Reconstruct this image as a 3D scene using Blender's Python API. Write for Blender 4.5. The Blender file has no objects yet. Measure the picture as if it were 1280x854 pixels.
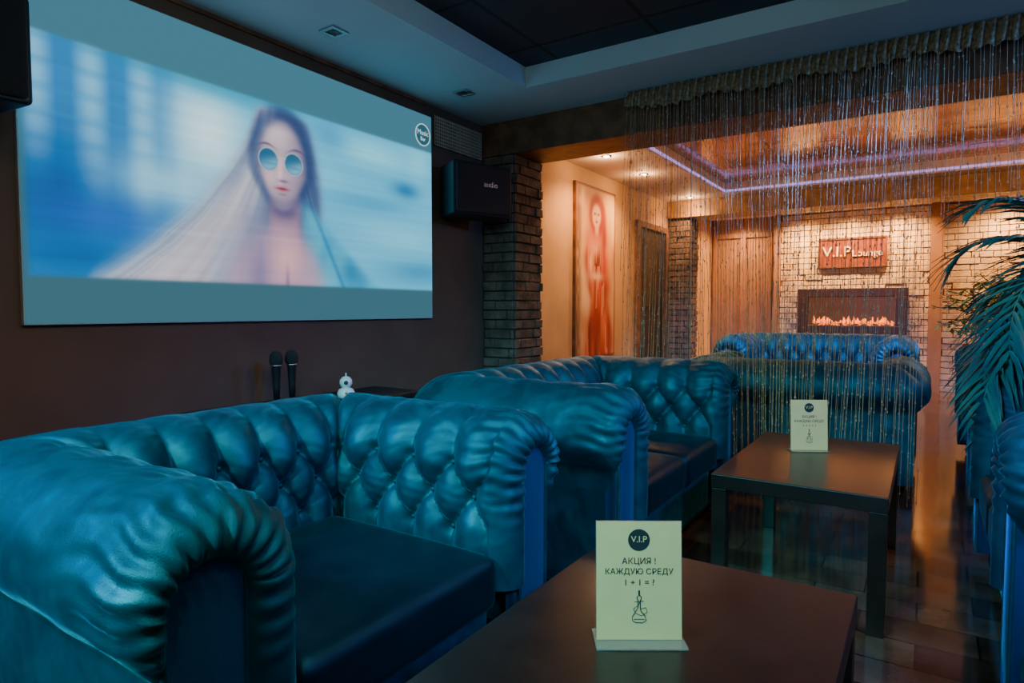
import bpy, math, random
import numpy as np
from mathutils import Vector, Matrix
random.seed(4); rng=np.random.default_rng(7)
sc=bpy.context.scene
# ------------------------------------------------------------ materials
def mat(name,col,rough=.5,metal=0,emit=None,estr=0,sheen=0,sheentint=None,coat=0,spec=.5,bump=0,bscale=50,vary=0,vscale=5,trans=0,alpha=1,col2=None,bump2=0,b2scale=(8,8,8),srough=.35,stint=None,rvar=None,vdist=0):
    m=bpy.data.materials.new(name); m.use_nodes=True
    nt=m.node_tree; b=nt.nodes['Principled BSDF']
    b.inputs['Base Color'].default_value=(*col,1); b.inputs['Roughness'].default_value=rough
    b.inputs['Metallic'].default_value=metal; b.inputs['Specular IOR Level'].default_value=spec
    if stint: b.inputs['Specular Tint'].default_value=(*stint,1)
    if emit: b.inputs['Emission Color'].default_value=(*emit,1); b.inputs['Emission Strength'].default_value=estr
    if sheen:
        b.inputs['Sheen Weight'].default_value=sheen; b.inputs['Sheen Roughness'].default_value=srough
        b.inputs['Sheen Tint'].default_value=(*(sheentint or col),1)
    if coat: b.inputs['Coat Weight'].default_value=coat; b.inputs['Coat Roughness'].default_value=.1
    if trans: b.inputs['Transmission Weight'].default_value=trans
    if alpha<1: b.inputs['Alpha'].default_value=alpha
    tc=nt.nodes.new('ShaderNodeTexCoord')
    if vary or col2:
        n=nt.nodes.new('ShaderNodeTexNoise'); n.inputs['Scale'].default_value=vscale; n.inputs['Detail'].default_value=6; n.inputs['Distortion'].default_value=vdist
        nt.links.new(tc.outputs['Object'],n.inputs['Vector'])
        mx=nt.nodes.new('ShaderNodeMix'); mx.data_type='RGBA'
        c2=col2 or tuple(c*(1-vary) for c in col)
        mx.inputs[6].default_value=(*col,1); mx.inputs[7].default_value=(*c2,1)
        r=nt.nodes.new('ShaderNodeValToRGB'); r.color_ramp.elements[0].position=.38; r.color_ramp.elements[1].position=.62
        nt.links.new(n.outputs['Fac'],r.inputs['Fac']); nt.links.new(r.outputs['Color'],mx.inputs[0])
        nt.links.new(mx.outputs[2],b.inputs['Base Color'])
        if rvar:
            mr=nt.nodes.new('ShaderNodeMapRange'); mr.inputs['From Min'].default_value=.35; mr.inputs['From Max'].default_value=.65
            mr.inputs['To Min'].default_value=rvar[0]; mr.inputs['To Max'].default_value=rvar[1]
            nt.links.new(n.outputs['Fac'],mr.inputs['Value']); nt.links.new(mr.outputs['Result'],b.inputs['Roughness'])
    last=None
    if bump:
        n=nt.nodes.new('ShaderNodeTexNoise'); n.inputs['Scale'].default_value=bscale; n.inputs['Detail'].default_value=5
        nt.links.new(tc.outputs['Object'],n.inputs['Vector'])
        bp=nt.nodes.new('ShaderNodeBump'); bp.inputs['Strength'].default_value=bump; bp.inputs['Distance'].default_value=.01
        nt.links.new(n.outputs['Fac'],bp.inputs['Height']); last=bp
    if bump2:
        mp=nt.nodes.new('ShaderNodeMapping'); mp.inputs['Scale'].default_value=b2scale
        nt.links.new(tc.outputs['Object'],mp.inputs['Vector'])
        n=nt.nodes.new('ShaderNodeTexNoise'); n.inputs['Scale'].default_value=1; n.inputs['Detail'].default_value=1
        nt.links.new(mp.outputs['Vector'],n.inputs['Vector'])
        b2=nt.nodes.new('ShaderNodeBump'); b2.inputs['Strength'].default_value=bump2; b2.inputs['Distance'].default_value=.03
        nt.links.new(n.outputs['Fac'],b2.inputs['Height'])
        if last: nt.links.new(last.outputs['Normal'],b2.inputs['Normal'])
        last=b2
    if last: nt.links.new(last.outputs['Normal'],b.inputs['Normal'])
    return m
def vcol_mat(name,estr=0,rough=.6,diff=1.0):
    m=bpy.data.materials.new(name); m.use_nodes=True; nt=m.node_tree; b=nt.nodes['Principled BSDF']
    a=nt.nodes.new('ShaderNodeAttribute'); a.attribute_name='Col'
    b.inputs['Roughness'].default_value=rough
    if estr:
        b.inputs['Base Color'].default_value=(.04,.04,.04,1); b.inputs['Roughness'].default_value=.9; b.inputs['Specular IOR Level'].default_value=.1
        nt.links.new(a.outputs['Color'],b.inputs['Emission Color']); b.inputs['Emission Strength'].default_value=estr
    else: nt.links.new(a.outputs['Color'],b.inputs['Base Color'])
    return m
M={}
M['velvet']=mat('velvet_teal',(.001,.046,.068),.55,sheen=.34,sheentint=(.03,.60,.80),spec=1.0,stint=(.08,.82,1.0),bump=.16,bscale=420,bump2=.22,b2scale=(16,7,10),col2=(.0004,.010,.024),vscale=9,srough=.28,rvar=(.44,.66),vdist=1.0)
M['velvet_panel']=mat('velvet_panel',(.002,.045,.12),.5,sheen=.5,sheentint=(.05,.4,.95),bump=.12,bscale=300,spec=.6,stint=(.2,.7,1))
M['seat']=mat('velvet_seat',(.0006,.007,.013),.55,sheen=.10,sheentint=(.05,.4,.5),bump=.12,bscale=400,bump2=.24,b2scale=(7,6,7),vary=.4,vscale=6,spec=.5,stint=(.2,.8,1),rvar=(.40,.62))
M['black']=mat('black_plastic',(.012,.012,.014),.45,bump=.1,bscale=200)
M['grille']=mat('speaker_grille_mesh',(.02,.02,.022),.6,bump=.8,bscale=400)
M['darkwood']=mat('dark_table_wood',(.018,.008,.0055),.33,vary=.35,vscale=12,coat=.12,bump=.03,bscale=60)
M['white']=mat('ceiling_white_cool_lit',(.56,.70,.75),.8,vary=.08,vscale=2)  # white paint, with the screen's teal light put into its colour
M['white2']=mat('ceiling_white_warm_lit',(.80,.66,.52),.7,vary=.08,vscale=2)  # same white ceiling, with the lounge's warm light put into its colour
M['brownwall']=mat('brown_plaster',(.15,.082,.050),.75,vary=.2,vscale=3,bump=.15,bscale=120)
M['vipwall']=mat('ochre_plaster',(.66,.39,.16),.75,vary=.15,vscale=3,bump=.15,bscale=90)
M['panelwall']=mat('terracotta_panel',(.42,.22,.11),.6,vary=.2,vscale=4,bump=.1)
M['beam']=mat('beam_wood',(.24,.10,.04),.5,vary=.5,vscale=9,bump=.3,bscale=30)
M['beam2']=mat('beam_wood_gold_lit',(.55,.30,.07),.45,vary=.4,vscale=8,bump=.3,bscale=30)  # golden light on the far beam put into the wood colour
M['brick']=mat('dark_brick',(.22,.14,.10),.85,vary=.5,vscale=9,bump=.9,bscale=45)
M['brick2']=mat('cream_brick',(.85,.66,.44),.8,vary=.25,vscale=7,bump=.7,bscale=40)
M['mortar']=mat('mortar',(.05,.04,.035),.95,bump=.5,bscale=60)
M['mortar2']=mat('mortar_light',(.26,.16,.09),.95,bump=.5,bscale=60)
M['bead']=mat('bead_gold',(.66,.50,.29),.32,metal=.4,vary=.4,vscale=30)
M['valance']=mat('valance_gold',(.46,.33,.18),.45,metal=.2,vary=.6,vscale=60,bump=.8,bscale=90)
M['chrome']=mat('chrome',(.6,.6,.6),.25,metal=1,vary=.1)
M['paper']=mat('card_paper',(.84,.44,.16),.55,vary=.05,vscale=20)
M['ink']=mat('black_ink',(.012,.012,.01),.6,vary=.1)
M['acrylic']=mat('acrylic_clear',(.86,.72,.50),.08,trans=.85,vary=.02)
M['leaf']=mat('palm_leaf',(.025,.20,.14),.38,col2=(.012,.09,.10),vscale=6)
M['leaf2']=mat('ficus_leaf',(.34,.40,.08),.5,col2=(.16,.26,.05),vscale=9)
M['bark']=mat('bark',(.09,.055,.03),.85,vary=.4,vscale=20,bump=.8,bscale=40)
M['pot']=mat('dark_ceramic_pot',(.03,.028,.03),.35,vary=.2)
M['soil']=mat('soil',(.03,.018,.01),.95,bump=1,bscale=60)
M['whitecer']=mat('white_ceramic',(.9,.88,.85),.3,vary=.05)
M['orange']=mat('orange_paint',(.8,.3,.05),.4,vary=.1)
M['lampwarm']=mat('lamp_warm_glow',(1,.7,.4),.5,emit=(1,.7,.38),estr=40,vary=.01)
M['lampoff']=mat('lamp_off_glass',(.05,.06,.07),.3,vary=.1)
M['led']=mat('led_violet',(.5,.3,1),.5,emit=(.50,.36,.95),estr=1.0,vary=.01)
M['fillwarm']=mat('hidden_fill_peach',(1,.6,.4),.5,emit=(1,.46,.2),estr=18,vary=.01)  # glow for the added strips that light the lounge recess
M['boardframe']=mat('screen_edge',(.5,.55,.56),.6,vary=.05)
M['doorwood']=mat('door_dark_wood',(.03,.016,.01),.5,vary=.4,vscale=10)
M['frame']=mat('fireplace_frame',(.05,.02,.013),.4,vary=.3,vscale=8)
M['glass']=mat('firebox_dark',(.02,.01,.006),.3,emit=(.30,.07,.01),estr=.5,vary=.3)
M['ember']=mat('ember',(.9,.25,.03),.5,emit=(1,.18,.01),estr=1.1,col2=(.3,.05,.01),vscale=40)
M['flame']=mat('flame',(1,.4,.05),.5,emit=(1,.32,.01),estr=1.0,vary=.1)
M['sign']=mat('sign_terracotta',(.24,.05,.018),.55,vary=.3,vscale=14)
M['signtxt']=mat('sign_letters',(.95,.8,.6),.5,emit=(1,.75,.5),estr=.3,vary=.05)
M['signframe']=mat('sign_frame',(.17,.055,.025),.5,vary=.3,vscale=20)
def tile_mat(name,c1,c2,mort,scale,rough,bw=.6,rh=.6,bumpy=.4,bs=120,off=0,metal=0,ms=.006,spec=.5):
    m=bpy.data.materials.new(name); m.use_nodes=True; nt=m.node_tree; b=nt.nodes['Principled BSDF']
    tc=nt.nodes.new('ShaderNodeTexCoord'); br=nt.nodes.new('ShaderNodeTexBrick')
    br.offset=off; br.inputs['Scale'].default_value=scale; br.inputs['Brick Width'].default_value=bw; br.inputs['Row Height'].default_value=rh
    br.inputs['Mortar Size'].default_value=ms; br.inputs['Color1'].default_value=(*c1,1); br.inputs['Color2'].default_value=(*c2,1); br.inputs['Mortar'].default_value=(*mort,1)
    nt.links.new(tc.outputs['Object'],br.inputs['Vector'])
    n=nt.nodes.new('ShaderNodeTexNoise'); n.inputs['Scale'].default_value=bs; n.inputs['Detail'].default_value=5
    nt.links.new(tc.outputs['Object'],n.inputs['Vector'])
    mx=nt.nodes.new('ShaderNodeMix'); mx.data_type='RGBA'; mx.blend_type='MULTIPLY'; mx.inputs[0].default_value=.8
    rp=nt.nodes.new('ShaderNodeValToRGB'); rp.color_ramp.elements[0].position=.35; rp.color_ramp.elements[0].color=(.35,.35,.35,1); rp.color_ramp.elements[1].position=.65
    nt.links.new(n.outputs['Fac'],rp.inputs['Fac']); nt.links.new(br.outputs['Color'],mx.inputs[6]); nt.links.new(rp.outputs['Color'],mx.inputs[7])
    nt.links.new(mx.outputs[2],b.inputs['Base Color']); b.inputs['Roughness'].default_value=rough; b.inputs['Metallic'].default_value=metal
    b.inputs['Specular IOR Level'].default_value=spec
    bp=nt.nodes.new('ShaderNodeBump'); bp.inputs['Strength'].default_value=bumpy; bp.inputs['Distance'].default_value=.01
    nt.links.new(n.outputs['Fac'],bp.inputs['Height']); nt.links.new(bp.outputs['Normal'],b.inputs['Normal'])
    return m
M['tiles']=tile_mat('dark_acoustic_tiles',(.030,.042,.060),(.040,.055,.075),(.004,.005,.006),1,.7,ms=.012)
M['vipceil']=tile_mat('glossy_amber_ceiling',(.85,.44,.26),(.70,.34,.22),(.20,.09,.05),1,.12,bumpy=.6,bs=4,metal=.3,ms=.012)
M['floor']=tile_mat('brown_parquet',(.14,.08,.050),(.034,.020,.014),(.01,.006,.004),1,.11,bw=.32,rh=.16,bumpy=.05,bs=7,off=.5,ms=.003,spec=.8)
# ------------------------------------------------------------ mesh helpers
def obj(name,verts,faces,m=None,parent=None,smooth=False,loc=None):
    me=bpy.data.meshes.new(name); me.from_pydata([tuple(v) for v in verts],[],faces); me.update()
    if smooth: me.polygons.foreach_set('use_smooth',[True]*len(me.polygons))
    o=bpy.data.objects.new(name,me); sc.collection.objects.link(o)
    if m: me.materials.append(M[m] if isinstance(m,str) else m)
    if parent: o.parent=parent
    if loc: o.location=loc
    return o
def empty(name,loc=(0,0,0),rz=0):
    e=bpy.data.objects.new(name,None); sc.collection.objects.link(e); e.location=loc; e.rotation_euler=(0,0,rz); e.empty_display_size=.1; return e
BF=[(0,1,3,2),(4,6,7,5),(0,4,5,1),(2,3,7,6),(0,2,6,4),(1,5,7,3)]
def boxvf(x0,x1,y0,y1,z0,z1):
    return [(x,y,z) for x in(x0,x1) for y in(y0,y1) for z in(z0,z1)]
def boxes(name,lst,m,parent=None,bevel=0,loc=None):
    V=[];F=[]
    for b in lst:
        n=len(V); V+=boxvf(*b); F+=[tuple(n+i for i in f) for f in BF]
    o=obj(name,V,F,m,parent,loc=loc)
    if bevel:
        md=o.modifiers.new('bevel','BEVEL'); md.width=bevel; md.segments=3
    return o
def rbox(name,c,s,r,m,parent=None,puff=0,n=14,wob=0):
    hx,hy,hz=s[0]/2,s[1]/2,s[2]/2; V=[];F=[]; idx={}
    def vid(p):
        k=tuple(round(a,5) for a in p)
        if k in idx:return idx[k]
        x,y,z=p[0]*hx,p[1]*hy,p[2]*hz
        q=(max(-hx+r,min(hx-r,x)),max(-hy+r,min(hy-r,y)),max(-hz+r,min(hz-r,z)))
        d=Vector((x-q[0],y-q[1],z-q[2]))
        if d.length>1e-9: d=d.normalized()*r
        v=[q[0]+d.x,q[1]+d.y,q[2]+d.z]
        if p[2]>0:
            v[2]+=puff*(1-p[0]**4)*(1-p[1]**4)*p[2]
            if wob: v[2]+=wob*math.sin(9*p[0]+4*p[1])*math.cos(7*p[1]-3*p[0])*(1-p[0]**2)*(1-p[1]**2)
        idx[k]=len(V); V.append((v[0]+c[0],v[1]+c[1],v[2]+c[2])); return idx[k]
    g=[-math.cos(math.pi*i/n) for i in range(n+1)]
    for ax in range(3):
        for sg in(-1,1):
            for i in range(n):
                for j in range(n):
                    q=[]
                    for (a,b) in((i,j),(i+1,j),(i+1,j+1),(i,j+1)):
                        p=[0,0,0]; p[ax]=sg; p[(ax+1)%3]=g[a]; p[(ax+2)%3]=g[b]; q.append(vid(p))
                    if sg<0:q.reverse()
                    F.append(tuple(q))
    return obj(name,V,F,m,parent,True)
def lathe(name,prof,m,parent=None,seg=24,loc=(0,0,0)):
    V=[];F=[]
    for r,z in prof:
        for i in range(seg):
            a=2*math.pi*i/seg; V.append((r*math.cos(a),r*math.sin(a),z))
    for k in range(len(prof)-1):
        for i in range(seg):
            j=(i+1)%seg; F.append((k*seg+i,k*seg+j,(k+1)*seg+j,(k+1)*seg+i))
    F.append(tuple(reversed(range(seg)))); F.append(tuple((len(prof)-1)*seg+i for i in range(seg)))
    return obj(name,V,F,m,parent,True,loc)
def tube(V,F,pts,rad,seg=6):
    n0=len(V); N=len(pts)
    for i,p in enumerate(pts):
        p=Vector(p); a=Vector(pts[max(0,i-1)]); b=Vector(pts[min(N-1,i+1)]); t=(b-a).normalized()
        up=Vector((0,0,1)) if abs(t.z)<.95 else Vector((1,0,0))
        s=t.cross(up).normalized(); u=s.cross(t); r=rad[i] if hasattr(rad,'__len__') else rad
        for k in range(seg):
            an=2*math.pi*k/seg; V.append(tuple(p+s*math.cos(an)*r+u*math.sin(an)*r))
    for i in range(N-1):
        for k in range(seg):
            k2=(k+1)%seg; F.append((n0+i*seg+k,n0+i*seg+k2,n0+(i+1)*seg+k2,n0+(i+1)*seg+k))
def tubeobj(name,pts,rad,m,parent=None,seg=8,closed=False):
    V=[];F=[]; 
    if closed: pts=list(pts)+[pts[0]]
    tube(V,F,pts,rad,seg); return obj(name,V,F,m,parent,True)
def text(name,s,size,m,parent,loc,rot,ext=.0005,align='CENTER'):
    c=bpy.data.curves.new(name,'FONT'); c.body=s; c.size=size; c.extrude=ext; c.align_x=align; c.align_y='CENTER'
    t=bpy.data.objects.new(name,c); sc.collection.objects.link(t); c.materials.append(M[m])
    dg=bpy.context.evaluated_depsgraph_get(); me=bpy.data.meshes.new_from_object(t.evaluated_get(dg))
    bpy.data.objects.remove(t); o=bpy.data.objects.new(name,me); sc.collection.objects.link(o)
    if not me.materials: me.materials.append(M[m])
    o.parent=parent; o.location=loc; o.rotation_euler=rot; return o
# ------------------------------------------------------------ chesterfield
TH=.29; RC=.145; CZ=.615; OB=.232
def section(ds):
    P=[];Nn=[]
    n=max(2,int(.315/ds))
    for i in range(n): P.append((0,.30+(CZ-.30)*i/n)); Nn.append((-1,0))
    a0,a1=180,-50; n=max(4,int(RC*math.radians(a0-a1)/ds))
    for i in range(n+1):
        a=math.radians(a0+(a1-a0)*i/n); P.append((RC+RC*math.cos(a),CZ+RC*math.sin(a))); Nn.append((math.cos(a),math.sin(a)))
    P.append((OB+.001,.488));Nn.append((1,0))
    n=10
    for i in range(n+1): P.append((OB,.475+(.07-.475)*i/n)); Nn.append((1,0))
    return np.array(P),np.array(Nn)
PCX=.166;PR=.067
def panel_map(p):
    o,z=p
    if z<=CZ and o<.05: return (PCX-PR,z)
    a=math.atan2(z-CZ,o-RC)
    if a<0 or z<.49: return (OB,z)
    return (PCX+PR*math.cos(a),.605+PR*math.sin(a))
def tuft(u,v,L):
    n=max(2,round(L/.135)); a=L/n; b=.095; w=v-.045
    U=u/a; p=U+w/(2*b); q=U-w/(2*b)
    hD=(np.abs(np.sin(np.pi*p))*np.abs(np.sin(np.pi*q)))**.46
    hV=np.abs(np.sin(np.pi*U))**.92
    h=np.where((w>=0)&(w<=2*b),hD,hV)
    f=np.clip((w-2*b)/.28,0,1); f=f*f*(3-2*f); h=h*(1-f)+f*.95
    pr=np.round(p); qr=np.round(q); uu=(pr+qr)/2*a; ww=b*(pr-qr)
    d2=(u-uu)**2+(w-ww)**2; ok=(ww>-.01)&(ww<2*b+.01)
    h=h-np.where(ok,.45*np.exp(-d2/(.018**2)),0)
    return h,a,b
def sofa(name,loc,rz,W,seats,Dp=.92,ds=.011,mv='velvet',sz=1.0):
    E=empty(name,loc,rz); E.scale=(1,1,sz)
    P,Nn=section(ds); wi=W/2-TH; xb=-(Dp-TH); x0=-.05
    arc=np.concatenate([[0],np.cumsum(np.hypot(*(np.diff(P,axis=0).T)))]); v=arc-(.40-.30)
    AMP=.039; BD=.029
    inner=np.clip((v+.08)/.05,0,1); outf=np.where(v<.70,1,np.clip(1-(v-.70)/.06,0,1))
    Om=P[:,0]+Nn[:,0]*(-.55*AMP*inner*outf)
    V=[];F=[]
    buttons=[]
    def addgrid(G):
        n0=len(V); R,C=G.shape[:2]
        V.extend(map(tuple,G.reshape(-1,3)))
        for i in range(R-1):
            for j in range(C-1):
                k=n0+i*C+j; F.append((k,k+1,k+C+1,k+C))
    jit=rng.random(3)*10
    def wrk(u,k):
        return (.0018*np.sin(u*30+jit[k]+4*np.sin(v[None]*8+jit[1])))*np.clip((v[None]-.4)/.1,0,1)
    def rump(u,k):
        # soft cloth rumples between the pleats
        return .0013*np.sin(u*90+9*np.sin(v[None]*22+jit[k]))*np.sin(v[None]*60+u*24+jit[1])*np.clip((v[None]-.02)/.05,0,1)*np.clip((.60-v[None])/.1,0,1)
    for side in(-1,1):
        L=x0-xb; N=int(L/ds)
        J=np.linspace(0,1,N+1)[:,None]
        O=P[:,0][None];Z=P[:,1][None]
        X=x0+(xb-Om[None]-x0)*J; u=(x0-X); h,a,b=tuft(u,v[None]+0*u,L)
        fr=np.clip(u/.03,0,1); mit=np.clip((X-(xb-Om[None]))/.04,0,1)**.6
        fade=np.clip(1-(v[None]-.50)/.06,0,1)
        h=h*fade+.9*(1-fade)
        h=(.7+(h-.7)*fr)
        h=h*mit
        D=(h-.55)*AMP*inner[None]*outf[None]
        zone=np.clip((v[None]-.15)/.1,0,1)*np.clip((.74-v[None])/.05,0,1)
        g=np.exp(-u/.085)*.0055*np.sin(v[None]*150+3*np.sin(u*20))*zone
        g=g+np.exp(-u/.30)*.0034*np.sin(v[None]*58+2.5*np.sin(u*9+jit[2])+jit[0])*zone+.0014*np.sin(v[None]*95+u*14+jit[1])*np.exp(-u/.4)*zone
        D=D+(g+wrk(u,0)+rump(u,0))*mit
        Oo=O+Nn[:,0][None]*D; Zz=Z+Nn[:,1][None]*D
        G=np.stack([X,side*(wi+Oo),Zz],-1)
        if side<0: G=G[:,::-1]
        addgrid(G)
        G0=G[0] if side>0 else G[0][::-1]
        R=11; Q=[]
        pm=np.array([panel_map(p) for p in P])
        for r in range(R+1):
            t=r/R; e=.5-.5*math.cos(math.pi*t); e=.35*t+.65*e
            o_=np.abs(G0[:,1])-wi; z_=G0[:,2]
            dist=np.hypot(pm[:,0]-P[:,0],pm[:,1]-P[:,1]); sw=np.clip(dist/.06,0,1)
            oo=o_*(1-e)+pm[:,0]*e; zz=z_*(1-e)+pm[:,1]*e
            xx=x0+(.05*math.sin(math.pi*t*.86)+.012*t)*sw+.02*t*(1-sw)
            xx=xx+.007*np.sin(arc*150)*math.sin(math.pi*t)*sw*np.clip((v-.05)/.15,0,1)
            Q.append(np.stack([xx,side*(wi+oo),zz],-1))
        Q=np.array(Q)
        if side>0: Q=Q[:,::-1]
        addgrid(Q)
        xp=x0+.024; pl=PCX-PR; pr_=PCX+PR
        out=[(pl,.07),(pl,.20),(pl,.35),(pl,.5)]
        out+=[(PCX+(PR+.001)*math.cos(math.radians(a_)),.605+(PR+.001)*math.sin(math.radians(a_))) for a_ in range(180,-1,-12)]
        out+=[(pr_,.5),(pr_,.35),(pr_,.2),(pr_,.07)]
        pv=[(xp,side*(wi+o),z) for o,z in out]
        cx=[(xp+.008,side*(wi+PCX+(o-PCX)*.7),.07+(z-.07)*.96) for o,z in out]
        n=len(pv); fs=[(i,(i+1)%n,n+(i+1)%n,n+i) for i in range(n)]+[tuple(range(n,2*n))]
        pb=[(x0-.02,y,z) for x,y,z in pv]; fs+=[(i,(i+1)%n,2*n+(i+1)%n,2*n+i) for i in range(n)]
        obj('arm_panel_%s'%('l' if side<0 else 'r'),pv+cx+pb,fs,'velvet_panel',E,True)
        tubeobj('piping_%s'%('l' if side<0 else 'r'),[(x+.003,y,z) for x,y,z in pv],.0055,mv,E)
        for rr in range(3):
            for i in range(0,40):
                uu=(i+(.5 if rr%2 else 0))*a
                if .02<uu<L-.02:
                    vv=.045+rr*b+.10; o_=float(np.interp(vv,arc,P[:,0])); z_=float(np.interp(vv,arc,P[:,1])); nx=float(np.interp(vv,arc,Nn[:,0])); nz=float(np.interp(vv,arc,Nn[:,1]))
                    buttons.append((x0-uu,side*(wi+o_-nx*BD),z_-nz*BD))
    L=2*wi; N=int((L+.2)/ds); J=np.linspace(-1,1,N+1)[:,None]
    O=P[:,0][None];Z=P[:,1][None]
    Y=J*(wi+Om[None]); u=Y+wi
    h,a,b=tuft(u,v[None]+0*u,L)
    mit=np.clip(((wi+Om[None])-np.abs(Y))/.04,0,1)**.6
    fade=np.clip(1-(v[None]-.50)/.06,0,1); h=(h*fade+.9*(1-fade))*mit
    D=(h-.55)*AMP*inner[None]*outf[None]
    D=D+(wrk(u,2)+rump(u,2))*mit
    G=np.stack([xb-(O+Nn[:,0][None]*D),Y,Z+Nn[:,1][None]*D],-1)
    addgrid(G)
    for rr in range(3):
        for i in range(0,60):
            uu=(i+(.5 if rr%2 else 0))*a
            if .02<uu<L-.02:
                vv=.045+rr*b+.10; o_=float(np.interp(vv,arc,P[:,0])); z_=float(np.interp(vv,arc,P[:,1])); nx=float(np.interp(vv,arc,Nn[:,0])); nz=float(np.interp(vv,arc,Nn[:,1]))
                buttons.append((xb-o_+nx*BD,uu-wi,z_-nz*BD))
    obj('tufted_shell',V,F,mv,E,True)
    V=[];F=[]
    for c in buttons:
        n0=len(V)
        for ph in(-60,-20,20,60):
            for k in range(8):
                t=math.radians(k*45); p=math.radians(ph); r=.0085
                V.append((c[0]+r*math.cos(p)*math.cos(t),c[1]+r*math.cos(p)*math.sin(t),c[2]+r*math.sin(p)))
        for i in range(3):
            for k in range(8): F.append((n0+i*8+k,n0+i*8+(k+1)%8,n0+(i+1)*8+(k+1)%8,n0+(i+1)*8+k))
        F.append(tuple(n0+24+k for k in range(8))); F.append(tuple(n0+k for k in reversed(range(8))))
    obj('buttons',V,F,mv,E,True)
    rbox('seat_base',((xb-.05-.06)/2,0,.165),(abs(xb)-.02,2*wi+.03,.2),.02,mv,E)
    sw=2*wi/seats
    for i in range(seats):
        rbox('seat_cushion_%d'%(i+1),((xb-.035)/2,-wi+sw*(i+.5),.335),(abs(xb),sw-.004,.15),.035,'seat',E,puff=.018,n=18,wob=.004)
    boxes('bottom_frame',[(-Dp+.10,-.07,-W/2+.10,W/2-.10,.055,.10)],'black',E)
    for i,(x,y) in enumerate(((-.10,W/2-.16),(-.10,-W/2+.16),(-Dp+.16,W/2-.16),(-Dp+.16,-W/2+.16))):
        lathe('foot_%d'%(i+1),[(.02,0),(.032,.012),(.036,.035),(.03,.06)],'darkwood',E,16,(x,y,0))
    return E
sofa('chesterfield_armchair',(-.88,1.005,0),0,1.20,1,ds=.0065,sz=.955)
sofa('chesterfield_sofa',(-.80,2.59,0),0,1.52,2,ds=.009,sz=.985)
sofa('chesterfield_sofa',(.165,2.52,0),math.pi,1.40,2,ds=.010)
sofa('chesterfield_sofa',(-.66,4.84,0),math.pi/2,1.36,2,ds=.013,sz=.93)
sofa('chesterfield_sofa',(-.80,5.55,0),-math.pi/2,1.50,2,ds=.012,sz=1.04)
sofa('chesterfield_sofa',(.19,4.85,0),math.pi,1.50,2,ds=.014)
# ------------------------------------------------------------ room shell
XL=-2.69;XR=1.60;YF=-1.5;YB=9.5;ZC=2.33;YB1=3.70
boxes('floor',[(XL-.1,XR+.1,YF-.1,YB+.1,-.05,0)],'floor')
boxes('wall_left',[(XL-.1,XL,YF,YB1+.38,0,2.55)],'brownwall')
boxes('wall_left_lounge',[(XL-.1,XL,YB1+.381,YB,0,2.55)],'vipwall')
boxes('wall_right',[(XR,XR+.1,YF,YB,0,2.55)],'brownwall')
boxes('wall_front',[(XL-.1,XR+.1,YF-.1,YF,0,2.55)],'brownwall')
boxes('wall_back',[(XL-.1,XR+.1,YB,YB+.1,0,2.55)],'panelwall')
R1=(-2.02,1.05,-1.0,3.22); R2=(-1.95,1.05,4.55,7.35); zr=2.45
def hole(lst,y0,y1,R,z0,z1):
    lst+= [(XL-.1,R[0],y0,y1,z0,z1),(R[1],XR+.1,y0,y1,z0,z1),(R[0],R[1],y0,R[2],z0,z1),(R[0],R[1],R[3],y1,z0,z1)]
c=[]; hole(c,YF-.1,YB1,R1,ZC,zr); boxes('ceiling',c,'white')
c=[]; hole(c,YB1,7.75,R2,ZC,zr); c.append((XL-.1,XR+.1,7.75,YB+.1,ZC,zr)); boxes('ceiling_lounge',c,'white2')
boxes('ceiling_recess_tiles',[(R1[0]-.05,R1[1]+.05,R1[2]-.05,R1[3]+.05,zr+.001,zr+.04)],'tiles')
boxes('ceiling_recess_glossy',[(R2[0]-.05,R2[1]+.05,R2[2]-.05,R2[3]+.05,zr+.001,zr+.04)],'vipceil')
s=.010
E=empty('led_strip_cove')
boxes('violet_strips',[(R2[0]+.001,R2[0]+s,R2[2],R2[3],ZC+.02,ZC+.04),(R2[0]+s,R2[1]-s,R2[3]-s,R2[3]-.001,ZC+.02,ZC+.04)],'led',E)
boxes('hidden_fill_strips',[(R2[1]-s,R2[1]-.001,R2[2]+.05,R2[3]-.05,ZC+.03,ZC+.06),(R2[0]+.05,R2[1]-.05,R2[2]+.001,R2[2]+s,ZC+.03,ZC+.06)],'fillwarm',E)  # added strips, hidden from view, brightening the recess ceiling
boxes('trim_1',[(XL+.001,XL+.012,YF,3.1,ZC-.02,ZC-.001)],'beam')
boxes('ceiling_beam',[(XL+.002,XR,YB1,YB1+.38,2.10,ZC-.001)],'beam',bevel=.008)
boxes('ceiling_beam',[(XL+.002,XR,7.55,7.90,2.13,ZC-.001)],'beam2',bevel=.008)
def bricks(name,faces,mb,mm,core,rh=.068,bl=.2,parent=None):
    E=empty(name); V=[];F=[]
    for (o,d,L,nrm,z0,z1) in faces:
        o=Vector(o);d=Vector(d);nrm=Vector(nrm); row=0; z=z0
        while z<z1-.02:
            h=min(rh-.009,z1-z); x=-(bl/2 if row%2 else 0)+random.uniform(-.02,.02)
            while x<L:
                ln=bl*random.uniform(.85,1.15); a=max(0,x); b=min(L,x+ln-.009)
                if b-a>.015:
                    t=random.uniform(.008,.024); n0=len(V)
                    j=lambda:random.uniform(-.002,.002)
                    for aa in(a,b):
                        for dd in(-.004,t):
                            for zz in(z,z+h):
                                p=o+d*(aa+j())+nrm*(dd+(j()*1.5 if dd>0 else 0)); V.append((p.x,p.y,zz+j()))
                    F+= [tuple(n0+i for i in f) for f in BF]
                x+=ln
            z+=rh; row+=1
    ob=obj('bricks',V,F,mb,E); md=ob.modifiers.new('b','BEVEL'); md.width=.004; md.segments=2
    boxes('mortar_core',[core],mm,E)
    return E
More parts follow.
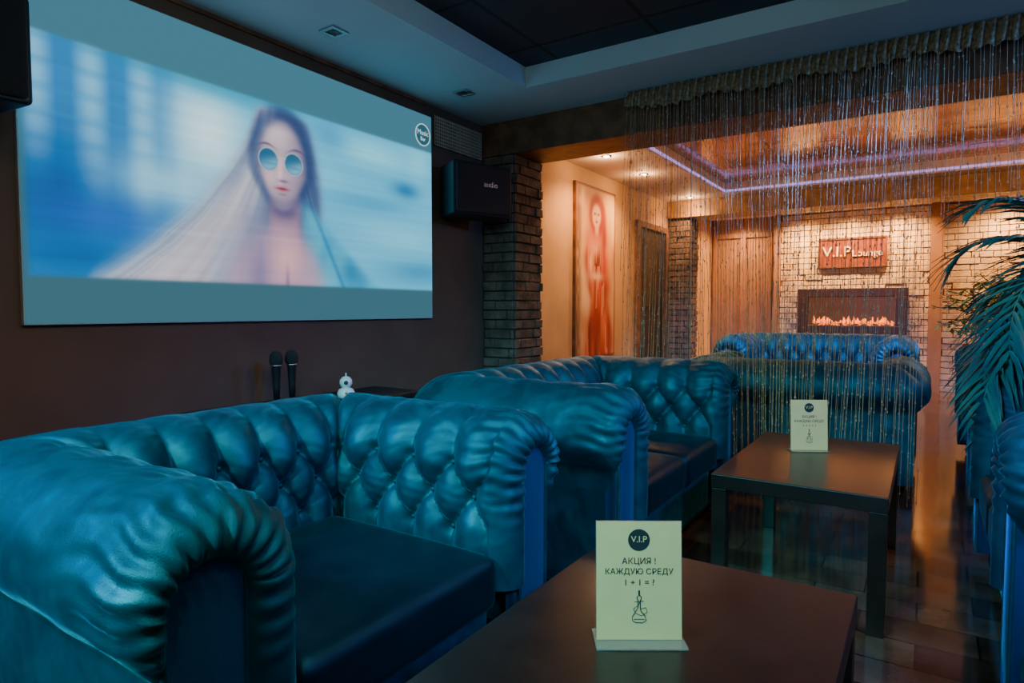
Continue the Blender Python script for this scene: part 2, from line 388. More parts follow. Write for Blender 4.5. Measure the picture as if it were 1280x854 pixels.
bricks('brick_column',[((XL+.01,YB1+.02,0),(1,0,0),.25,(0,-1,0),0,2.095),((XL+.265,YB1+.02,0),(0,1,0),.36,(1,0,0),0,2.095)],'brick','mortar',(XL+.002,XL+.265,YB1+.02,YB1+.38,0,2.098))
bricks('brick_column',[((XL+.01,7.6,0),(1,0,0),.26,(0,-1,0),0,2.125),((XL+.275,7.6,0),(0,1,0),.28,(1,0,0),0,2.125)],'brick','mortar',(XL+.002,XL+.275,7.6,7.88,0,2.128))
bricks('brick_feature_wall',[((-1.72,YB-.03,0),(1,0,0),1.74,(0,-1,0),0,2.31),((.16,YB-.03,0),(1,0,0),1.42,(0,-1,0),0,2.31)],'brick2','mortar2',(-1.72,XR-.002,YB-.03,YB-.001,0,2.325),rh=.075,bl=.24)
boxes('wall_pilaster',[(.02,.16,YB-.14,YB-.031,0,2.325),(-1.80,-1.725,YB-.14,YB-.002,0,2.325)],'panelwall')
E=empty('wall_panelling')
boxes('frames',[(-2.66,-1.84,YB-.03,YB-.002,2.05,2.12),(-2.66,-2.6,YB-.03,YB-.002,.1,2.05),(-2.27,-2.2,YB-.03,YB-.002,.1,2.05),(-1.9,-1.84,YB-.03,YB-.002,.1,2.05),(-2.66,-1.84,YB-.03,YB-.002,.1,.18)],'panelwall',E,.006)
E=empty('door_1')
boxes('leaf',[(XL+.002,XL+.02,6.62,7.42,0.001,1.93)],'doorwood',E)
boxes('jamb',[(XL+.002,XL+.045,6.54,6.62,0.001,2.0),(XL+.002,XL+.045,7.42,7.5,0.001,2.0),(XL+.002,XL+.045,6.62,7.42,1.93,2.0)],'beam',E,.004)
boxes('panels',[(XL+.02,XL+.03,6.72,7.32,1.05,1.82),(XL+.02,XL+.03,6.72,7.32,.2,.9)],'doorwood',E,.006)
lathe('knob',[(.008,0),(.025,.02),(.02,.045),(.0,.05)],'chrome',E,12,(XL+.04,6.70,1.0))
# ------------------------------------------------------------ projection screen
def grid_paint(name,o,uv,vv,nu,nv,colf,m,parent):
    U,Vv=np.meshgrid(np.linspace(0,1,nu),np.linspace(0,1,nv)); o=np.array(o);uv=np.array(uv);vv=np.array(vv)
    P=o+U[...,None]*uv+Vv[...,None]*vv
    idx=np.arange(nu*nv).reshape(nv,nu); F=np.stack([idx[:-1,:-1],idx[:-1,1:],idx[1:,1:],idx[1:,:-1]],-1).reshape(-1,4)
    me=bpy.data.meshes.new(name); me.from_pydata(P.reshape(-1,3).tolist(),[],F.tolist()); me.update()
    C=np.clip(colf(P),0,1); a=me.color_attributes.new('Col','FLOAT_COLOR','POINT')
    L=np.where(C<=.04045,C/12.92,((C+.055)/1.055)**2.4)
    a.data.foreach_set('color',np.concatenate([L,np.ones(L.shape[:2]+(1,))],-1).reshape(-1).astype(np.float32))
    ob=bpy.data.objects.new(name,me); sc.collection.objects.link(ob); me.materials.append(m); ob.parent=parent; return ob
def sm(x): return 1/(1+np.exp(-np.clip(x,-40,40)))
def vnoise(x,y,seed=0):
    r=np.random.default_rng(seed); T=r.random((64,64)); xi=np.floor(x).astype(int);yi=np.floor(y).astype(int);fx=x-xi;fy=y-yi
    fx=fx*fx*(3-2*fx);fy=fy*fy*(3-2*fy); g=lambda a,b:T[a%64,b%64]
    return (g(xi,yi)*(1-fx)+g(xi+1,yi)*fx)*(1-fy)+(g(xi,yi+1)*(1-fx)+g(xi+1,yi+1)*fx)*fy
c255=lambda *a:np.array(a)/255.
def screen_col(P):
    Y=P[...,1];Z=P[...,2]
    C=np.zeros(P.shape)
    def bl(col,m):
        nonlocal C
        m=np.clip(m,0,1)[...,None]; C=C*(1-m)+np.array(col)/255.*m
    G=lambda y,z,ry,rz:np.exp(-(((Y-y)/ry)**2+((Z-z)/rz)**2))
    bl((100,170,200),np.ones_like(Y))
    n=vnoise(Y*3,Z*7,1); bl((140,205,225),n*.8)
    left=sm((1.52-Y)/.07)
    bl((44,100,148),left*.8)
    bl((165,212,228),left*np.clip(np.sin(Y*34)*.5+.35,0,1)*sm((Z-1.45)/.06)*.75)
    bl((60,126,164),left*np.clip(np.sin(Z*70)*.6,0,1)*.55*sm((Z-1.4)/.08))
    bl((24,72,122),G(1.0,1.45,.25,.22)*.8); bl((56,92,160),G(1.2,1.38,.2,.08)*.6); bl((30,84,130),G(1.1,1.22,.2,.06)*.7)
    bl((215,240,246),G(1.62,1.80,.17,.20)*.95); bl((180,220,234),G(1.42,1.55,.2,.10)*.6)
    bl((40,130,155),G(1.75,2.0,.5,.05)*.65)
    rt=sm((Y-2.3)/.08)
    bl((88,164,192),rt*.6); bl((44,106,142),G(2.88,1.74,.12,.05)*.9*rt); bl((150,212,226),G(2.6,1.9,.3,.07)*.75)
    bl((130,194,214),G(2.8,1.45,.4,.10)*.8); bl((44,112,148),G(3.0,1.25,.3,.07)*.6); bl((62,136,170),G(2.6,1.62,.3,.04)*.6)
    bl((54,122,158),G(2.3,1.93,.12,.08)*.5); bl((170,222,232),G(3.0,1.92,.1,.1)*.4)
    t=np.clip((1.98-Z)/.84,0,1.2)
    Yl=1.86-.69*t**1.6+.03*(vnoise(Z*14,Y*2,4)-.5)*t; Yr=2.15+.08*np.sin(np.clip(t,0,1)*3.0)
    q=(2.02-Y)/np.maximum(2.02-Yl,.02)
    hm=sm((Y-Yl)/(.006+.028*t))*sm((Yr-Y)/.012)*sm((1.985-Z-1.1*(Y-2.0)**2)/.010)
    st=vnoise(q*9+vnoise(q*3,t*3,9)*.8,t*1.4+3,3); st2=vnoise(q*24,t*2,5); st3=vnoise(q*60,t*2,15)
    bl((158,166,182),hm*.97); bl((216,220,224),hm*st*sm((q-.25)/.08)*.9); bl((108,116,140),hm*(1-st2)*.5*sm((q-.1)/.1)); bl((196,198,204),hm*(st3>.6)*.35*sm((q-.2)/.1))
    bl((186,166,166),hm*np.exp(-((q-.6)/.25)**2)*.45*sm((t-.5)/.08))
    bl((58,74,106),hm*sm((.34-q)/.07)*.88); bl((78,94,124),hm*np.exp(-((q-.85)/.1)**2)*sm((.45-t)/.08)*.6); bl((104,116,140),hm*sm((.34-q)/.07)*(st3>.55)*.35)
    sh=sm((Y-2.13)/.02)*sm((1.50-.85*(Y-2.2)-Z)/.016)
    bl((58,140,170),sh*.97); bl((124,192,208),sh*vnoise(Y*14-Z*8,Z*3,6)*.75); bl((30,96,132),sh*G(2.45,1.22,.1,.1)*.6); bl((34,98,132),sh*np.exp(-((Y-2.2-(1.5-Z)*.5)/.015)**2)*.5)
    shl=sm((1.84-Y)/.03)*sm((Y-1.64)/.04)*sm((1.36-Z)/.03); bl((140,165,190),shl*.5)
    bl((144,122,140),sm((Y-1.925)/.010)*sm((2.10-Y)/.010)*sm((1.60-Z)/.02)*sm((Z-1.3)/.03))
    ch=sm((.30-np.sqrt(((Y-1.97)/.92)**2+((Z-1.12)/1.0)**2))/.025); bl((172,148,164),ch*.95)
    bl((220,176,174),G(2.02,1.27,.08,.10)*.75); bl((122,104,136),G(1.86,1.16,.05,.14)*.7); bl((112,92,122),G(2.02,1.14,.012,.08)*.6)
    bl((92,84,112),G(2.01,1.50,.08,.035)*.85)
    st4=vnoise(Y*55,Z*4,21); bl((120,128,152),sm((1.90-Y)/.02)*sm((Y-1.78)/.02)*sm((1.5-Z)/.03)*(.3+.7*st4)*.8)
    fy=2.0
    e=np.sqrt(((Y-fy)/(.142-.05*np.clip((1.68-Z)/.17,0,1)))**2+((Z-1.73)/.218)**2); fm=sm((1-e)/.035)
    bl((176,162,172),fm); bl((206,192,196),fm*G(1.97,1.87,.08,.05)*.8); bl((106,98,124),fm*sm((Y-2.07)/.028)*.7); bl((104,104,132),fm*sm((1.89-Y)/.010)*.45)
    bl((210,186,190),fm*G(1.985,1.69,.016,.07)*.85); bl((208,180,186),fm*G(1.93,1.65,.035,.035)*.65); bl((104,86,112),fm*G(2.005,1.650,.028,.008)*.8)
    bl((152,78,98),fm*G(1.998,1.612,.036,.012)*.95); bl((84,42,66),fm*G(1.998,1.612,.034,.003)*.8)
    bl((112,94,120),fm*G(2.0,1.585,.03,.007)*.6); bl((96,88,114),fm*sm((1.57-Z)/.012)*.5)
    for (ly,lz) in((1.912,1.815),(2.085,1.815)): bl((76,70,92),fm*np.exp(-(((Y-ly)/.045)**2+((Z-lz+6*(Y-ly)**2)/.006)**2))*.8)
    bl((54,68,98),sm((.028-np.abs(e-1.12)*.14)/.008)*sm((Z-1.55)/.05)*.75)
    for (y,z) in((1.922,1.742),(2.066,1.742)):
        d=np.sqrt(((Y-y)/.054)**2+((Z-z)/.054)**2)
        bl((50,92,118),sm((1-d)/.04)*.97); bl((140,182,198),sm((.92-d)/.05)*sm((z-.006-Z+.4*(Y-y))/.012)*.8)
        bl((70,120,146),np.exp(-((Z-z+.018)/.006)**2)*sm((.8-d)/.05)*.5)
        bl((184,188,186),np.exp(-((d-1.0)/.055)**2)*.75)
    bl((180,184,182),np.exp(-((Z-1.762)/.005)**2)*sm((Y-1.970)/.004)*sm((2.018-Y)/.004)*.85)
    C*= (1-.05*vnoise(Y*2,Z*60,12))[...,None]
    mn=C.mean(-1,keepdims=True); C=mn+(C-mn)*1.32; C=np.clip(C,0,1); C=np.clip(.5+(C-.5)*1.08,0,1)
    inside=sm((Z-1.142)/.003)*sm((2.012-Z)/.003)*sm((Y-.935)/.006)
    bd=c255(50,92,105)*np.ones_like(C); top=sm((Z-1.6)/.05)[...,None]; bd=bd*(1-top)+c255(58,106,124)*top
    C=bd*(1-inside[...,None])+C*inside[...,None]
    return C
E=empty('projection_screen')
M['screen']=vcol_mat('projected_picture',1.4)
boxes('board',[(XL+.004,XL+.026,.915,3.12,.965,2.24)],'boardframe',E)
grid_paint('picture',(XL+.028,.918,.968),(0,2.199,0),(0,0,1.269),560,320,screen_col,M['screen'],E)
M['logo']=mat('logo_white',(.8,.9,.92),.5,emit=(.6,.8,.85),estr=.9,vary=.02)
cy,cz=3.035,2.11
tubeobj('logo_ring',[(XL+.030,cy+.066*math.cos(a),cz+.066*math.sin(a)) for a in [2*math.pi*i/32 for i in range(32)]],.0035,'logo',E,6,True)
M['logodark']=mat('logo_disc',(.02,.06,.07),.5,emit=(.03,.14,.18),estr=.8,vary=.02)
obj('logo_disc',[(XL+.0295,cy+.064*math.cos(2*math.pi*i/32),cz+.064*math.sin(2*math.pi*i/32)) for i in range(32)],[tuple(range(32))],'logodark',E)
text('logo_text','Music',.045,'logo',E,(XL+.031,cy,cz+.012),(math.pi/2,0,math.pi/2))
text('logo_text2','Bar',.034,'logo',E,(XL+.031,cy,cz-.026),(math.pi/2,0,math.pi/2))
E=empty('vent_grille')
y0,y1,z0,z1=3.17,3.68,2.08,2.27
boxes('back',[(XL+.001,XL+.006,y0,y1,z0,z1)],'black',E)
M['latt']=mat('lattice_brass',(.60,.50,.34),.5,metal=.1,vary=.2)
boxes('lattice',[(XL+.006,XL+.014,y0+i*.022,y0+i*.022+.006,z0,z1) for i in range(24)]+[(XL+.006,XL+.016,y0,y1,z0+i*.022,z0+i*.022+.006) for i in range(9)],'latt',E)
# ------------------------------------------------------------ speakers
def speaker(loc,rz):
    E=empty('wall_speaker',loc,rz); w,d,h=.46,.25,.33
    a=w/2;b=w/2-.06
    V=[(d/2,-a,-h/2),(d/2,a,-h/2),(-d/2,b,-h/2),(-d/2,-b,-h/2),(d/2,-a,h/2),(d/2,a,h/2),(-d/2,b,h/2),(-d/2,-b,h/2)]
    F=[(3,2,1,0),(4,5,6,7),(0,1,5,4),(1,2,6,5),(2,3,7,6),(3,0,4,7)]
    o=obj('cabinet',V,F,'black',E); md=o.modifiers.new('b','BEVEL'); md.width=.014; md.segments=3
    rbox('grille',(d/2+.008,0,0),(.03,w-.03,h-.03),.012,'grille',E,n=8)
    text('badge','audio',.05,'chrome',E,(d/2+.0245,.04,.03),(math.pi/2,0,math.pi/2),.001)
    boxes('bracket',[(-d/2-.05,-d/2,-.03,.03,-.05,.05)],'black',E)
    lathe('corner_port',[(.03,0),(.036,.004),(.02,.006)],'black',E,16,(0,0,h/2))
    return E
speaker((-2.505,3.34,1.785),math.radians(-18))
speaker((-2.50,.645,1.82),math.radians(-8))
# ------------------------------------------------------------ lights
def downlight(x,y,on,z=ZC):
    E=empty('recessed_downlight',(x,y,z))
    if on:
        lathe('ring',[(.028,0),(.045,-.001),(.045,-.008),(.028,-.006)],'chrome',E,20)
        lathe('lamp',[(.026,-.001),(.026,-.009)],'lampwarm',E,16)
    else:
        boxes('frame',[(-.05,.05,-.05,-.03,-.008,-.001),(-.05,.05,.03,.05,-.008,-.001),(-.05,-.03,-.03,.03,-.008,-.001),(.03,.05,-.03,.03,-.008,-.001)],'chrome',E,.002)
        lathe('lamp',[(.028,-.001),(.022,-.006),(.0,-.007)],'lampoff',E,16)
for y in(.08,1.08,2.08,3.08): downlight(-2.37,y,False)
def light(kind,name,loc,power,col,target=None,size=.05,angle=60,blend=.6):
    L=bpy.data.lights.new(name,kind); L.energy=power; L.color=col
    if kind=='SPOT': L.spot_size=math.radians(angle); L.spot_blend=blend
    L.shadow_soft_size=size
    o=bpy.data.objects.new(name,L); sc.collection.objects.link(o); o.location=loc
    if target is not None: o.rotation_euler=(Vector(target)-Vector(loc)).to_track_quat('-Z','Y').to_euler()
    return o
warm=(1,.50,.18)
i=0
for (x,y,p) in((-2.32,5.0,90),(-2.32,5.85,90),(-2.34,7.35,65),(1.3,5.0,70),(1.3,6.6,90),(-1.4,9.12,145),(-.85,9.12,145),(-.3,9.12,145),(.8,9.12,150),(-2.2,9.1,100)):
    downlight(x,y,True); i+=1
    far=y>9
    light('SPOT','downlight_beam_%d'%i,(x,y,ZC-.02),p,warm,(x,y+(.05 if far else 0),0),.03,150 if far else 140,.8)
    if not far: light('POINT','soffit_fill_%d'%i,(x,y,ZC-.07),5,(1,.56,.26),size=.03)  # extra point lights added to brighten the soffit and walls
for j,(x,y,p) in enumerate(((-.35,.2,22),(.5,1.9,42),(.2,-.8,40))):  # unseen warm lamps added in the front recess as ambient fill
    downlight(x,y,True,zr)
    light('SPOT','warm_fill_beam_%d'%(j+1),(x,y,zr-.03),p,(1,.66,.40),(x,y,0),.05,165,.5)
# ------------------------------------------------------------ painting
def art(P):
    s=(P[...,1]-5.09)/.86; t=(P[...,2]-.56)/1.62; C=np.zeros(P.shape)
    def bl(col,m):
        nonlocal C
        m=np.clip(m,0,1)[...,None]; C=C*(1-m)+np.array(col)/255.*m
    G=lambda a,b,ra,rb:np.exp(-(((s-a)/ra)**2+((t-b)/rb)**2))
    bl((222,180,124),np.ones_like(s)); bl((246,218,165),vnoise(s*6,t*9,2)*.9); bl((180,105,60),vnoise(s*4+3,t*5,8)**3*.8)
    bl((100,70,48),sm((.12-s)/.02)*(.4+.6*vnoise(s*30,t*20,4))*.9); bl((215,150,60),G(.82,.7,.10,.25)*.6)
    wdt=.15+.17*(1-t)+.05*np.sin(t*14)+.05*(vnoise(t*12,s*0,7)-.5); cx=.55+.05*np.sin(t*7)
    body=sm((wdt-np.abs(s-cx))/.03)*sm((.72-t)/.03); bl((186,52,26),body); bl((234,130,78),body*vnoise(s*14,t*5,3)*.95); bl((96,18,14),body*vnoise(s*12+5,t*5,11)**1.6); bl((250,200,150),body*(vnoise(s*20+2,t*6,17)>.72)*.5)
    bl((210,110,70),sm((.26-np.abs(s-.52))/.03)*np.exp(-((t-.70)/.06)**2)); bl((240,190,150),G(.36,.55,.06,.10)); bl((240,190,150),G(.52,.48,.16,.025)); bl((235,180,140),G(.48,.64,.12,.05)*.8)
    bl((150,36,20),sm((1-np.sqrt(((s-.52)/.20)**2+((t-.84)/.12)**2))/.08)*(.8+.2*vnoise(s*20,t*12,9))); bl((150,40,22),G(.70,.74,.06,.12))
    bl((240,196,155),sm((1-np.sqrt(((s-.50)/.11)**2+((t-.835)/.068)**2))/.08)); bl((235,180,135),sm((.05-np.abs(s-.51))/.01)*sm((.79-t)/.01)*sm((t-.72)/.01))
    for a in(.46,.55): bl((60,25,20),G(a,.845,.022,.006))
    bl((170,30,25),G(.505,.80,.03,.007)); bl((200,130,90),G(.505,.825,.01,.02)*.7)
    bl((120,60,36),sm((.02-s)/.004)+sm((s-.98)/.004)+sm((.012-t)/.003)+sm((t-.988)/.003))
    return C
E=empty('canvas_painting')
boxes('canvas',[(XL+.002,XL+.03,5.09,5.95,.56,2.18)],'beam',E)
grid_paint('artwork',(XL+.031,5.09,.56),(0,.86,0),(0,0,1.62),120,220,art,vcol_mat('painting_oil',0),E)
# ------------------------------------------------------------ fireplace and sign
E=empty('electric_fireplace'); fx0,fx1,fz0,fz1=-1.48,-.20,.70,1.30; yf=YB-.045
boxes('frame',[(fx0,fx1,yf-.07,yf,fz1-.11,fz1),(fx0,fx1,yf-.07,yf,fz0,fz0+.11),(fx0,fx0+.13,yf-.07,yf,fz0+.11,fz1-.11),(fx1-.13,fx1,yf-.07,yf,fz0+.11,fz1-.11)],'frame',E,.006)
boxes('firebox',[(fx0+.12,fx1-.12,yf-.01,yf,fz0+.1,fz1-.1)],'glass',E)
V=[];F=[]
for i in range(90):
    x=random.uniform(fx0+.15,fx1-.15); z=fz0+.115+random.uniform(0,.045); r=random.uniform(.012,.03); n=len(V)
    V+=[(x-r,yf-.03,z),(x,yf-.05,z-r*.5),(x+r,yf-.03,z),(x,yf-.035,z+r*.8),(x,yf-.015,z)]; F+=[(n,n+1,n+3),(n+1,n+2,n+3),(n,n+3,n+4),(n+2,n+4,n+3)]
obj('ember_bed',V,F,'ember',E)
V=[];F=[]
for i in range(60):
    x=random.uniform(fx0+.2,fx1-.2); h=random.uniform(.03,.12)*(.6+.4*math.sin(x*9)**2); w=random.uniform(.012,.035); n=len(V); z=fz0+.14
    V+=[(x-w,yf-.018,z),(x+w,yf-.018,z),(x+w*.5,yf-.018,z+h*.5),(x+random.uniform(-.5,.5)*w,yf-.018,z+h),(x-w*.7,yf-.018,z+h*.45)]; F.append((n,n+1,n+2,n+3,n+4))
obj('flames',V,F,'flame',E)
E=empty('wall_sign')
boxes('board',[(-1.22,-.46,YB-.08,YB-.05,1.60,1.94)],'sign',E)
boxes('frame',[(-1.24,-.44,YB-.09,YB-.05,1.94,1.97),(-1.24,-.44,YB-.09,YB-.05,1.57,1.60),(-1.24,-1.22,YB-.09,YB-.05,1.60,1.94),(-.46,-.44,YB-.09,YB-.05,1.60,1.94)],'signframe',E,.004)
text('letters','V.I.P',.19,'signtxt',E,(-1.02,YB-.088,1.78),(math.pi/2,0,0),.007)
text('letters2','Lounge',.12,'signtxt',E,(-.665,YB-.088,1.755),(math.pi/2,0,0),.007)
# ------------------------------------------------------------ tables
def table(x0,x1,y0,y1,zt=.443):
    E=empty('coffee_table',((x0+x1)/2,(y0+y1)/2,0)); w=(x1-x0)/2; l=(y1-y0)/2
    boxes('top',[(-w,w,-l,l,zt-.05,zt)],'darkwood',E,.003)
    L=[]
    for sx in(-1,1):
        for sy in(-1,1):
            cx=sx*(w-.0275);cy_=sy*(l-.0275); L.append((cx-.025,cx+.025,cy_-.025,cy_+.025,0,zt-.0505))
    boxes('legs',L,'darkwood',E,.002)
    return E
table(-.66,-.10,.52,1.425); table(-.62,-.08,2.22,3.14)
# ------------------------------------------------------------ promo cards
def card(x,y,rz,zt=.443):
    E=empty('promo_card_stand',(x,y,zt),rz); w,h=.148,.205; tilt=math.radians(-4)
    boxes('base',[(-.078,.078,-.03,.04,.0005,.003)],'acrylic',E)
    T=empty('holder'); T.parent=E; T.location=(0,0,.003); T.rotation_euler=(tilt,0,0)
    boxes('sheet',[(-w/2,w/2,-.0006,.0006,0.0005,h)],'paper',T)
    boxes('acrylic_back',[(-w/2-.001,w/2+.001,.0008,.0022,0.0005,h+.001)],'acrylic',T)
    yy=-.0012; rot=(math.pi/2,0,0)
    cz=.173; obj('logo_disc',[(.019*math.cos(2*math.pi*i/32),yy,cz+.019*math.sin(2*math.pi*i/32)) for i in range(32)],[tuple(range(32))],'ink',T)
    text('logo_vip','V.I.P',.0155,'paper',T,(0,yy-.0006,cz+.001),rot,.0001)
    text('line_1','АКЦИЯ !',.0150,'ink',T,(0,yy,.136),rot,.0002)
    text('line_2','КАЖДУЮ СРЕДУ',.0142,'ink',T,(0,yy,.118),rot,.0002)
    text('line_3','1 + 1 = ?',.0150,'ink',T,(0,yy,.099),rot,.0002)
    V=[];F=[]
    b=[(.000,.078),(-.004,.074),(-.002,.068),(-.002,.056),(-.006,.050),(-.012,.040),(-.012,.034),(-.006,.030),(.006,.030),(.012,.034),(.010,.042),(.003,.050),(.002,.056),(.002,.068),(.004,.074),(0,.078)]
    tube(V,F,[(a,yy,c) for a,c in b],.0008,4)
    tube(V,F,[(.003,yy,.054),(.012,yy,.056),(.014,yy,.048),(.004,yy,.042),(-.006,yy,.046),(-.010,yy,.054),(-.002,yy,.060),(.004,yy,.070)],.0006,4)
    tube(V,F,[(-.008,yy,.066),(.008,yy,.067)],.0006,4); tube(V,F,[(0,yy,.078),(0,yy,.086)],.0015,4); tube(V,F,[(-.009,yy,.036),(.009,yy,.036)],.0006,4)
    obj('hookah_drawing',V,F,'ink',T)
    return E
card(-.402,1.015,math.radians(33)); card(-.385,2.80,math.radians(31))
# ------------------------------------------------------------ low console, microphones, white figurine
boxes('wall_console',[(XL+.015,-2.33,1.35,2.6,.0,.55),(XL+.012,-2.31,1.33,2.62,.55,.575)],'black',bevel=.004)
def mic(x,y,h=.575):
    E=empty('microphone',(x,y,h))
    lathe('stand',[(.04,0),(.04,.008),(.014,.014),(.012,.05)],'black',E,16)
    lathe('handle',[(.013,.03),(.016,.09),(.020,.17),(.024,.185),(.024,.19)],'black',E,16)
    lathe('head',[(.024,.19),(.030,.20),(.031,.215),(.027,.238),(.016,.252),(.003,.256)],'grille',E,16)
    lathe('collar',[(.0255,.183),(.0265,.187),(.0255,.191)],'chrome',E,16)
mic(-2.50,1.825); mic(-2.50,1.91)
E=empty('white_figurine',(-2.42,2.17,.575))  # snowman-like white figurine with an orange spot; lens and antenna shapes invented
lathe('base',[(.030,0),(.042,.010),(.044,.028),(.036,.046),(.022,.054)],'whitecer',E,20)
lathe('head',[(.010,.052),(.024,.060),(.032,.076),(.030,.094),(.018,.108),(.004,.112)],'whitecer',E,20)
l=lathe('lens',[(.010,0),(.010,.008),(.006,.010)],'black',E,16,(.022,-.020,.082)); l.rotation_euler=(0,math.radians(80),math.radians(-40))  # dark spot on the figurine's head
lathe('top_knob',[(.004,.10),(.003,.128)],'whitecer',E,8); rbox('orange_spot',(.030,-.026,.030),(.014,.014,.014),.005,'orange',E,n=4)
# ------------------------------------------------------------ bead curtain
E=empty('bead_curtain'); Yc=3.625; V=[];F=[]
x=-1.55; 
while x<1.5:
    z0=.03 if x<-.02 else random.choice([.95,1.1,1.3,1.45,1.6])
    if x<-.02 and random.random()<.25: z0=random.uniform(.2,1.2)
    xx=x; yy=Yc+random.uniform(-.025,.025); pts=[];rad=[]; z=2.26
    ph=random.random()*6; am=random.uniform(.001,.007); lean=random.uniform(-.02,.02)
    grp=math.sin(x*5.1)*.05
    bead=random.uniform(.10,.18); nb=z-random.uniform(.02,bead); R0=.0012
    while z>z0:
        f=(2.26-z)/2.2
        px=xx+lean*f+am*math.sin(z*4+ph)+grp*f
        pts.append((px,yy+am*math.cos(z*3+ph),z)); rad.append(R0)
        if z-.11<nb:
            zb=nb
            for dz,r in((.006,R0),(.003,.0034),(-.003,.0034),(-.006,R0)):
                pts.append((px,yy,zb+dz)); rad.append(r)
            nb=zb-bead; z=zb-.012
        else: z-=.10
    if len(pts)>2: tube(V,F,pts,rad,4)
    x+=random.uniform(.006,.012) if x<.0 else random.uniform(.011,.02)
obj('strands',V,F,'bead',E,False)
V=[];F=[]; n=900
for r in range(9):
    for i in range(n):
        X=-1.56+3.1*i/(n-1); t=r/8; z=2.325-.085*t-(.03*abs(math.sin(X*6.5+.5))*t)-.008*math.sin(X*90)*t
        V.append((X,Yc-.01-.014*math.sin(X*150+t*2)*(1-.4*t)-.012*math.sin(t*3.1),z))
for r in range(8):
    for i in range(n-1): F.append((r*n+i,r*n+i+1,(r+1)*n+i+1,(r+1)*n+i))
obj('valance',V,F,'valance',E,True)
tubeobj('rail',[(-1.57,Yc+.01,2.315),(1.58,Yc+.01,2.315)],.009,'chrome',E)
# ------------------------------------------------------------ plants
def frond(V,F,base,az,el,L,droop,nl=26,lw=.013,ll=.2):
    pts=[];p=Vector(base);e=el; st=L/16
    for i in range(17):
        pts.append(p.copy()); d=Vector((math.cos(az)*math.cos(e),math.sin(az)*math.cos(e),math.sin(e))); p=p+d*st; e-=droop/16*(1+i/9)
    tube(V,F,pts,[.006*(1-i/18)+.001 for i in range(17)],5)
    side=Vector((-math.sin(az),math.cos(az),0))
    for i in range(nl):
        f=.12+.86*i/nl; q=f*16; a=int(q); b=pts[a].lerp(pts[min(16,a+1)],q-a); d=(pts[min(16,a+1)]-pts[max(0,a-1)]).normalized()
        l=ll*math.sin(math.pi*(.15+.8*f))**.6*random.uniform(.85,1.1)
        for s in(-1,1):
            dr=(side*s*random.uniform(.65,.9)+d*(.55+.7*f)+Vector((0,0,-.05-random.random()*.25))).normalized()
            nrm=d.cross(dr).normalized(); wv=dr.cross(nrm).normalized()*lw/2; n0=len(V)
            for (t,w,dz) in((0,.4,0),(.35,1,.01),(.7,.7,-.01),(1,.02,-.05)):
                c=b+dr*l*t+Vector((0,0,dz*l*3)); V.append(tuple(c-wv*w)); V.append(tuple(c+nrm*.002)); V.append(tuple(c+wv*w))
            for r in range(3):
                k=n0+r*3; F.append((k,k+1,k+4,k+3)); F.append((k+1,k+2,k+5,k+4))
PX,PY=.55,3.40
E=empty('potted_palm',(PX,PY,0))
lathe('pot',[(.09,0),(.12,.02),(.13,.3),(.135,.31),(.12,.31),(.115,.28)],'pot',E,28); lathe('soil',[(.115,.27),(.0,.28)],'soil',E,20)
tubeobj('trunk',[(0,0,.26),(.01,-.01,.5),(-.01,-.02,.8),(-.01,-.03,1.15)],[.028,.024,.02,.018],'bark',E,10)
V=[];F=[]; random.seed(11)
for (azd,el,L,dr,zb) in((196,.9,.62,1.3,1.16),(205,.25,.60,1.5,1.08),(214,1.15,.66,1.1,1.18),(222,.5,.58,1.9,1.10),(232,.0,.62,1.3,1.02),(240,.8,.64,1.8,1.14),(250,.2,.64,1.7,1.02),(262,1.0,.66,1.5,1.14),(275,.4,.6,1.8,1.04),(290,.9,.58,1.6,1.12),(310,.5,.55,1.6,1.1),(335,.8,.55,1.5,1.14),(200,-.35,.52,1.0,.98),(225,-.3,.62,1.1,.96),(240,-.1,.72,.9,.94),(252,-.3,.66,1.0,.90),(186,.55,.55,1.7,1.1),(215,.75,.55,2.2,1.16),(228,.3,.78,1.3,1.04),(240,.6,.84,1.5,1.08),(218,.05,.7,1.2,1.0),(236,-.25,.82,.8,.96),(230,.1,.86,1.2,1.0)):
    frond(V,F,(-.01,-.03,zb),math.radians(azd),el,L,dr,nl=20,lw=.020,ll=.24)
V=[(x,min(y,.15),z) for x,y,z in V]
obj('fronds',V,F,'leaf',E,True)
E=empty('potted_ficus',(.62,6.9,0))
lathe('pot',[(.12,0),(.15,.02),(.18,.32),(.19,.33),(.17,.33),(.16,.3)],'pot',E,28); lathe('soil',[(.16,.29),(.0,.3)],'soil',E,20)
V=[];F=[];LV=[];LF=[]
tube(V,F,[(0,0,.28),(.02,0,.55),(0,.01,.85)],[.022,.018,.012],8)
for i in range(56):
    az=random.uniform(0,6.28); z=random.uniform(.7,1.0); p=Vector((0.01,0,z)); e=random.uniform(.1,1.3); pts=[p.copy()]; L=random.uniform(.4,.72)
    for k in range(6):
        p=p+Vector((math.cos(az)*math.cos(e),math.sin(az)*math.cos(e),math.sin(e)))*L/6; az+=random.uniform(-.3,.3); e-=.1; pts.append(p.copy())
        if k>0:
            for q in range(5):
                a2=random.uniform(0,6.28);e2=random.uniform(-.7,.6); d=Vector((math.cos(a2)*math.cos(e2),math.sin(a2)*math.cos(e2),math.sin(e2))); w=d.cross(Vector((0,0,1))).normalized()*.018; l=random.uniform(.05,.09); n0=len(LV)
                LV+=[tuple(p),tuple(p+d*l*.5+w),tuple(p+d*l+Vector((0,0,-.012))),tuple(p+d*l*.5-w)]; LF+=[(n0,n0+1,n0+2),(n0,n0+2,n0+3)]
    tube(V,F,pts,.004,5)
obj('branches',V,F,'bark',E,True); obj('leaves',LV,LF,'leaf2',E)
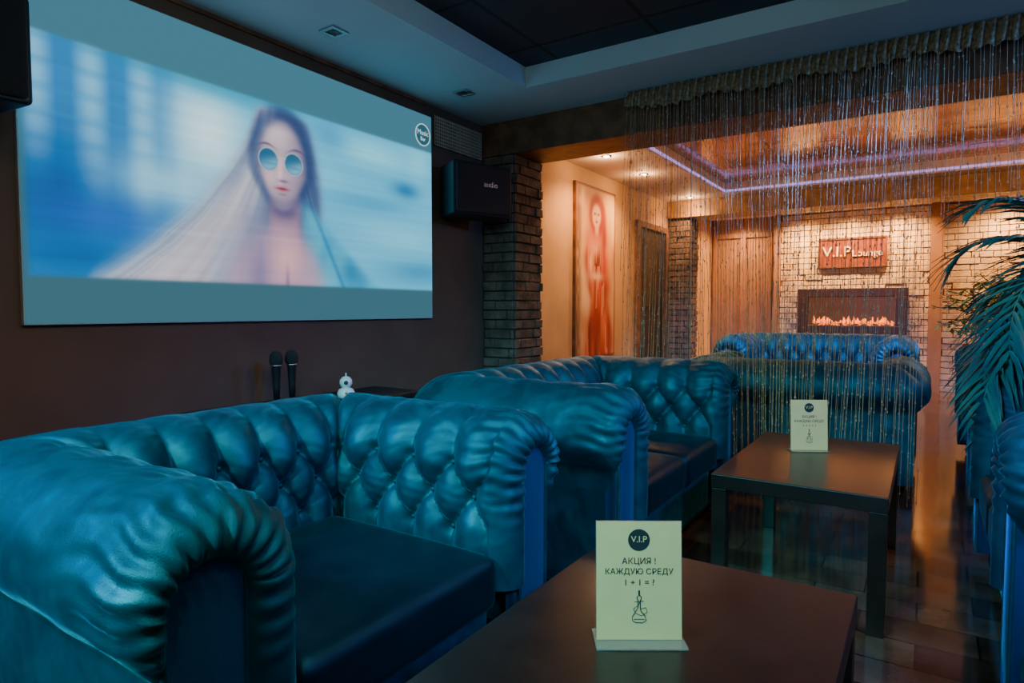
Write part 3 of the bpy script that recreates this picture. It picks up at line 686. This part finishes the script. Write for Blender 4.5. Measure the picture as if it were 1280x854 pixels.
# ------------------------------------------------------------ coloured ceiling spotlights
def par(name,loc,target,power,col,angle=70,size=.06):
    E=empty('ceiling_spotlight',loc); q=(Vector(target)-Vector(loc)).to_track_quat('Z','Y')
    c=lathe('can',[(.03,-.10),(.045,-.09),(.05,.0),(.055,.02),(.048,.02),(.042,-.02)],'black',E,20); c.rotation_mode='QUATERNION'; c.rotation_quaternion=q
    boxes('yoke',[(-.012,.012,-.06,.06,.02,(ZC-loc[2]))],'black',E)
    light('SPOT',name,Vector(loc)+(Vector(target)-Vector(loc)).normalized()*.05,power,col,target,size,angle,.7)
par('teal_beam',(-1.2,-1.25,2.2),(-1.30,1.2,.5),380,(.08,.90,.92),52,.14)
par('teal_beam_2',(1.3,-1.25,2.2),(-1.2,2.6,.5),250,(.10,.78,1.0),36,.14)
par('blue_beam',(1.35,.9,2.2),(-.95,1.9,.4),200,(.03,.20,1.0),56,.10)
par('blue_beam_2',(1.35,3.3,2.2),(-.5,3.4,.6),90,(.08,.32,1.0),110)
par('blue_beam_3',(-.6,-.6,2.2),(.5,3.0,.7),420,(.06,.40,1.0),34)
par('blue_beam_4',(-.35,4.3,2.25),(-.85,6.3,.55),520,(.04,.34,1.0),70)
par('blue_beam_5',(-2.35,-.8,2.2),(-1.45,.55,.6),190,(.03,.32,1.0),46,.10)
light('POINT','ceiling_fill_light',(-.6,.7,1.93),26,(.5,.8,.9),size=.2)  # cool fill light added to brighten the soffit from below
E=empty('added_projector',(-.6,.7,2.2))  # unseen projector body added as a housing for the fill light
rbox('body',(0,0,0),(.30,.36,.11),.03,'whitecer',E,n=8); boxes('mount',[(-.02,.02,-.02,.02,.05,.25)],'black',E)
w=bpy.data.worlds.new('world'); sc.world=w; w.use_nodes=True; w.node_tree.nodes['Background'].inputs[0].default_value=(.02,.05,.07,1); w.node_tree.nodes['Background'].inputs[1].default_value=.3
# ------------------------------------------------------------ camera
cd=bpy.data.cameras.new('camera'); cam=bpy.data.objects.new('camera',cd); sc.collection.objects.link(cam); sc.camera=cam
cd.sensor_width=36; cd.lens=22.16; cd.clip_start=.02
cam.location=(0,0,1.02); cam.rotation_euler=(math.radians(90-2.9),0,math.radians(33.3))
